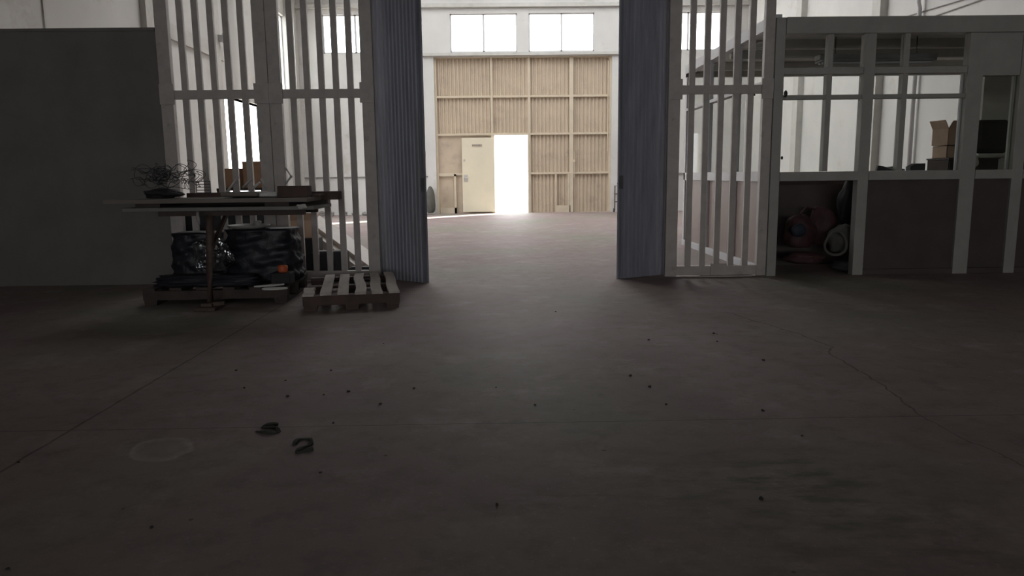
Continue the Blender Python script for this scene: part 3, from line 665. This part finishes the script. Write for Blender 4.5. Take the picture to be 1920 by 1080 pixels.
# loose boards on the table
def slab(name, label, a, b, y0, y1, z0, z1, mt, cat='board', rz=0):
    c = ((a + b) / 2, (y0 + y1) / 2, z0); r = MB().box((-(b - a) / 2, -(y1 - y0) / 2, 0), ((b - a) / 2, (y1 - y0) / 2, z1 - z0))
    R = Matrix.Translation(c) @ Matrix.Rotation(rz, 4, 'Z'); r.v = [R @ v for v in r.v]
    return tag(obj(name, r, mt, bevel=.003), label, cat)
pa_, pb_ = atY(192, 370, 5.95), atY(575, 378, 5.95)
slab('spacer_batten', 'dark batten between the two boards at the left end of the worktable', pL.x + .1, pL.x + .3, 6.0, 6.44, .849, .882, 'wood_dark', 'batten')
slab('spacer_batten', 'dark batten between the two boards at the right end of the worktable', pR.x - .4, pR.x - .2, 6.0, 6.44, .849, .882, 'wood_dark', 'batten')
slab('slit_filler_lath', 'long dark lath added between the boards to block light along the rear of the worktable', pL.x + .1, pR.x - .02, 6.48, 6.58, .849, .882, 'wood_dark', 'lath')  # added filler, closes the bright slit between the two boards
slab('loose_board', 'widest brown board lying uppermost across the worktable, overhanging the left end', pa_.x, pb_.x, 5.95, 6.45, .883, .918, 'board', rz=.012)
slab('loose_board', 'narrow reddish plank lying along the rear of the worktable', pa_.x + .45, pb_.x + .14, 6.47, 6.62, .883, .955, 'wood_red')
slab('plank_end', 'thin dark plank sticking out past the right end of the worktable', pR.x - .33, atY(606, 382, 6.3).x, 6.22, 6.36, .919, .938, 'wood_red', 'plank', rz=-.04)
slab('drawer_box', 'reddish brown drawer standing on the right end of the worktable', atY(528, 360, 6.2).x, atY(584, 360, 6.2).x, 6.08, 6.21, .919, 1.01, 'wood_red', 'drawer')
# wire tangle
mb = MB(); rnd = random.Random(5)
cT = atY(345, 334, 6.25)
for k in range(34):
    c1 = cT + Vector((rnd.uniform(-.34, .10), rnd.uniform(-.1, .1), rnd.uniform(-.05, .09))); ra = rnd.uniform(.04, .12); tl = rnd.uniform(0, PI); az = rnd.uniform(0, PI)
    R = Matrix.Rotation(az, 3, 'Z') @ Matrix.Rotation(tl, 3, 'X')
    pts = [c1 + R @ Vector((ra * math.cos(q), ra * .55 * math.sin(q), .02 * math.sin(3 * q))) for q in [2 * PI * i / 20 for i in range(20)]]
    pts = [Vector((p.x, p.y, max(p.z, .926))) for p in pts]
    mb.tube(pts, .0028, 5, closed=True)
tag(obj('wire_tangle', mb, 'wire', smooth=True), 'springy tangle of thin dark wire on the left half of the worktable', 'wire')
tag(obj('cloth_heap', MB().blob((cT.x - .16, 6.22, .955), (.17, .10, .045), 3, .18, 41), 'seat', smooth=True), 'dark crumpled cloth heap under the wire tangle on the worktable', 'cloth')
t = thing('wire_rack', 'small ribbed wire rack standing behind the wire tangle', 'rack', (atY(380, 340, 6.4).x, 6.4, .919))
rx = atY(380, 340, 6.4).x
for z in (.957, .98, 1.005, 1.03, 1.055): obj('wire_rung', MB().tube([(rx - .07, 6.43, z), (rx + .05, 6.43, z)], .003, 5), 'wire', t)
obj('wire_upright', MB().tube([(rx - .07, 6.43, .956), (rx - .07, 6.43, 1.06)], .004, 5).tube([(rx + .05, 6.43, .956), (rx + .05, 6.43, 1.06)], .004, 5), 'wire', t)
# upturned chair
def P(px, py, Y): return atY(px, py, Y)
t = thing('upturned_chair', 'metal chair lying upside down on the worktable with legs raised', 'chair', (P(455, 360, 6.2).x, 6.2, .919))
sx0, sx1 = P(424, 350, 6.2).x, P(520, 350, 6.2).x
obj('seat', MB().box((sx0, 6.05, .93), (sx1 - .12, 6.42, .965)), 'board', t, bevel=.012)
for (a, b, Y) in (((424, 362), (447, 331), 6.12), ((469, 358), (487, 342), 6.06), ((455, 352), (470, 336), 6.38), ((500, 352), (489, 335), 6.40)):
    obj('leg', MB().tube([P(*a, Y), P(*b, Y)], .011, 8), 'chair', t, smooth=True)
obj('back_frame', MB().tube([P(426, 366, 6.12), P(470, 363, 6.1), P(522, 362, 6.12), P(524, 350, 6.2)], .010, 8), 'chair', t, smooth=True)
obj('backrest', MB().box((sx1 - .13, 6.1, .925), (sx1 + .02, 6.36, .955)), 'paper', t, bevel=.01)
# folded bracket
tb = thing('folding_bracket', 'upright triangular metal bracket on the right part of the worktable', 'bracket', (P(540, 355, 6.3).x, 6.3, .919))
pts = [P(534, 357, 6.3), P(535, 314, 6.3), P(546, 331, 6.3), P(535, 345, 6.3)]
obj('upright', MB().tube([pts[0], pts[1]], .008, 8), 'chair', tb, smooth=True); obj('strut', MB().tube([pts[1], pts[2]], .006, 8).tube([pts[2], pts[3]], .008, 8), 'chair', tb, smooth=True)
obj('tip', MB().blob(pts[2], (.012, .012, .012), 1, .05, 4, False), 'steel', tb)
t = tag(obj('paper_ball', MB().blob(P(569, 389, 5.97) + Vector((0, -.045, .01)), (.030, .025, .022), 2, .35, 77, False), 'paper'), 'crumpled white paper wedged at the front edge of the worktable', 'paper')
tag(obj('hanging_rag', MB().tube([P(371, 397, 5.955), P(371, 410, 5.95), P(374, 421, 5.95)], [.012, .016, .006], 8), 'tray', smooth=True), 'grey rag hanging from the table edge beside the leg', 'rag')
tag(obj('glass_jar', MB().lathe((P(462, 412, 6.45).x, 6.74, .641), [(.03, 0), (.035, .01), (.035, .045), (.028, .052)], 16), 'tray', smooth=True), 'small grey jar standing on the round tray under the table', 'jar')

# ------------------------------------------------------------------ behind the left gates
def seg_plank(name, label, p, q, w, h, mt): return tag(obj(name, MB().bar(p, q, w, h), mt, bevel=.003), label, 'plank')
A0, A1 = P(572, 416, 9.7), P(712, 521, 7.98)
A0b, A1b = A0 + Vector((0, 0, .0)), A1
seg_plank('long_plank', 'long off-white plank sloping down behind the slatted gate, lower of two', A0, A1, .30, .105, 'white_plank')
up = Vector((0.03, 0.03, .085))
seg_plank('long_plank', 'long off-white plank sloping down behind the slatted gate, upper of two', A0 + up, A1 + up, .24, .05, 'white_plank')
tag(obj('black_crate', MB().box((-1.99, 7.66, 0), (-1.63, 7.84, .30)).box((-1.98, 7.67, .30), (-1.64, 7.83, .31)), 'seat', bevel=.01), 'black crate added close behind the slats to darken the area beneath the sloping planks', 'crate')  # added dark filler, hides lit hall floor under the planks
t = thing('low_rack', 'low dark rack behind the slatted gate', 'rack', (-2.9, 9.0, 0))
for z in (.12, .32, .50): obj('shelf', MB().box((-3.4, 8.6, z - .02), (-2.45, 8.92, z)), 'wood_dark', t)
for x in (-3.37, -2.48):
    for y in (8.62, 8.90): obj('upright', MB().box((x - .02, y - .02, 0), (x + .02, y + .02, .52)), 'wire', t)
tag(obj('black_crate', MB().box((-1.60, 7.66, 0), (-1.30, 7.80, .13)).box((-1.59, 7.67, .13), (-1.31, 7.79, .14)), 'seat', bevel=.01), 'low black crate added behind the slats to darken the area beneath the lower plank end', 'crate')  # second added filler, carries the dark area down to the plank end
tag(obj('black_crate', MB().box((-2.40, 7.98, 0), (-2.02, 8.32, .42)), 'seat', bevel=.01), 'taller black crate on the hall floor behind the wrapped bundle', 'crate')
b0 = P(545, 445, 8.7)
carton('carton', 'brown carton with open flaps on the tall black crate behind the slatted gate', -2.37, -2.07, 8.02, 8.28, .422, .62, 'card_light', True, .3)
c1_ = P(447, 345, 9.3)
t = thing('storage_shelf', 'plain grey shelf stand in the hall carrying the tilted cartons', 'shelf', (c1_.x, 9.4, 0))
obj('shelf_board', MB().box((c1_.x - .22, 9.15, .93), (c1_.x + .36, 9.75, .96)), 'wood_dark', t)
for x in (c1_.x - .2, c1_.x + .34):
    for y in (9.18, 9.72): obj('leg', MB().box((x - .02, y - .02, 0), (x + .02, y + .02, .93)), 'wood_dark', t)
carton('carton', 'reddish brown carton left on the hall shelf behind the slatted gate', c1_.x - .19, c1_.x + .05, 9.2, 9.5, .961, 1.20, 'card', False, .0)
carton('carton', 'taller reddish brown carton right on the hall shelf behind the slatted gate', c1_.x + .09, c1_.x + .34, 9.2, 9.5, .961, 1.285, 'card', False, .06)
tag(obj('pointed_offcut', MB().add([(c1_.x + .0, 9.53, .961), (c1_.x + .09, 9.53, .961), (c1_.x + .055, 9.53, 1.36), (c1_.x + .0, 9.56, .961), (c1_.x + .09, 9.56, .961), (c1_.x + .055, 9.56, 1.36)], [(0, 1, 2), (3, 5, 4), (0, 3, 4, 1), (1, 4, 5, 2), (2, 5, 3, 0)]), 'trim'), 'pale pointed board standing between the two cartons on the hall shelf', 'board')
tag(obj('wrapped_bundle', wrapped((-3.22, 8.1, 0), 1.50, .34, .84, 13), 'tarp', smooth=True), 'large black wrapped bundle added behind the slatted gate to darken its gaps', 'bundle')  # added dark mass, blocks the bright hall seen through the slats
# small rubble along the far wall foot
rnd = random.Random(12)
for k in range(9):
    x = -5.1 + k * .31; y = rnd.uniform(20.9, 21.3)
    tag(obj('rubble_lump', MB().blob((x, y, .05), (rnd.uniform(.06, .12), .07, rnd.uniform(.05, .10)), 1, .3, 90 + k), 'joint'), 'dark rubble lump along the foot of the far wall left of the cream gate', 'rubble', 'rubble along the far wall')

# ------------------------------------------------------------------ floor litter
def strap(label, pix):
    pts = [atZ(x, y, 0.008) for x, y in pix]
    # smooth
    out = []
    for i in range(len(pts) - 1):
        for k in range(5):
            t_ = k / 5; p0 = pts[max(i - 1, 0)]; p1 = pts[i]; p2 = pts[i + 1]; p3 = pts[min(i + 2, len(pts) - 1)]
            out.append(.5 * ((2 * p1) + (p2 - p0) * t_ + (2 * p0 - 5 * p1 + 4 * p2 - p3) * t_ ** 2 + (3 * p1 - p0 - 3 * p2 + p3) * t_ ** 3))
    out.append(pts[-1]); vs = []; fs = []
    n = len(out)
    for i, p in enumerate(out):
        d = (out[min(i + 1, n - 1)] - out[max(i - 1, 0)]).normalized(); a = Vector((-d.y, d.x, 0)) * (.0075 + .003 * math.sin(i * .7)); h = .010 + .004 * math.sin(i * .5)
        vs += [Vector((p.x - a.x, p.y - a.y, .001)), Vector((p.x + a.x, p.y + a.y, .001)), Vector((p.x + a.x * .8, p.y + a.y * .8, h)), Vector((p.x - a.x * .8, p.y - a.y * .8, h))]
    for i in range(n - 1):
        for j in range(4): fs.append((i * 4 + j, i * 4 + (j + 1) % 4, i * 4 + 4 + (j + 1) % 4, i * 4 + 4 + j))
    fs += [(3, 2, 1, 0), tuple((n - 1) * 4 + j for j in range(4))]
    return tag(obj('strap', MB().add(vs, fs), 'strap'), label, 'strap')
strap('dark crumpled strap in an S shape lying across the floor joint', [(522, 794), (500, 796), (494, 799), (515, 801), (522, 806), (514, 811), (496, 809), (480, 807)])
strap('dark curled strap in a 2 shape lying just in front of the floor joint', [(551, 832), (560, 824), (575, 821), (584, 825), (582, 831), (570, 837), (558, 846), (570, 844), (587, 841)])
spots = [(443, 695), (458, 728), (535, 714), (539, 744), (607, 741), (621, 695), (625, 794), (601, 887), (653, 735), (713, 758), (719, 645), (776, 729), (930, 727), (1249, 759), (1218, 726), (1216, 638), (1042, 585), (1431, 676), (1344, 627), (1504, 818), (284, 990), (34, 868), (15, 1068), (932, 948), (1338, 626), (1182, 705), (1430, 771), (1003, 760), (1427, 936), (1345, 641)]
rnd = random.Random(3)
protos = []
for k in range(4):
    mb = MB().blob((0, 0, .003), (.010, .008, .0055), 1, .35, 100 + k)
    me = bpy.data.meshes.new('crumb'); me.from_pydata([tuple(v) for v in mb.v], [], mb.f); me.materials.append(M['debris']); protos.append(me)
for k, (x, y) in enumerate(spots):
    p = atZ(x, y); q = bpy.data.objects.new('floor_crumb', protos[k % 4]); q.location = (p.x, p.y, .0012); q.rotation_euler = (0, 0, rnd.uniform(0, 6)); s = rnd.uniform(.45, .9); q.scale = (s, s, s)
    C.objects.link(q); tag(q, 'small dark crumb of debris on the bare concrete floor', 'debris', 'crumbs scattered over the floor')

# ------------------------------------------------------------------ light
w = bpy.data.worlds.new('sky'); bpy.context.scene.world = w; w.use_nodes = True
bg = w.node_tree.nodes['Background']; bg.inputs['Color'].default_value = (.97, .98, 1.0, 1); bg.inputs['Strength'].default_value = 8.3
sun = bpy.data.lights.new('sun', 'SUN'); sun.energy = 44; sun.angle = math.radians(.6); sun.color = (1, .965, .91)
so = bpy.data.objects.new('sun', sun); C.objects.link(so)
so.rotation_euler = Vector((-1, -.94, -.47)).to_track_quat('-Z', 'Y').to_euler()
def portal(loc, rot, sx, sy_):
    l = bpy.data.lights.new('portal', 'AREA'); l.shape = 'RECTANGLE'; l.size = sx; l.size_y = sy_; l.cycles.is_portal = True
    q = bpy.data.objects.new('portal', l); q.location = loc; q.rotation_euler = rot; C.objects.link(q)
for a, b, c_, d_ in SKY: portal(((a + b) / 2, (c_ + d_) / 2, ZC + .1), (0, 0, 0), b - a, d_ - c_)
for a, b in WIN: portal(((a + b) / 2, YF + .25, (WZ[0] + WZ[1]) / 2), (-PI / 2, 0, 0), b - a, WZ[1] - WZ[0])
portal((XL - .18, (LD[0] + LD[1]) / 2, LD[3] / 2), (0, -PI / 2, 0), LD[3], LD[1] - LD[0])
portal((XL - .18, (LW[0] + LW[1]) / 2, (LW[2] + LW[3]) / 2), (0, -PI / 2, 0), LW[3] - LW[2], LW[1] - LW[0])
portal(((BW[0] + BW[1]) / 2, YB - .15, (BW[2] + BW[3]) / 2), (PI / 2, 0, 0), BW[1] - BW[0], BW[3] - BW[2])
portal(((DX0 + DX1) / 2, YF + .25, DZ / 2), (-PI / 2, 0, 0), DX1 - DX0, DZ)
sc = bpy.context.scene
sc.view_settings.view_transform = 'Standard'; sc.view_settings.look = 'None'; sc.view_settings.gamma = 1; sc.view_settings.exposure = 0
sc.view_settings.use_curve_mapping = False
sc.render.engine = 'CYCLES'
sc.cycles.max_bounces = 16; sc.cycles.diffuse_bounces = 10; sc.cycles.transparent_max_bounces = 24
sc.cycles.sample_clamp_indirect = 6
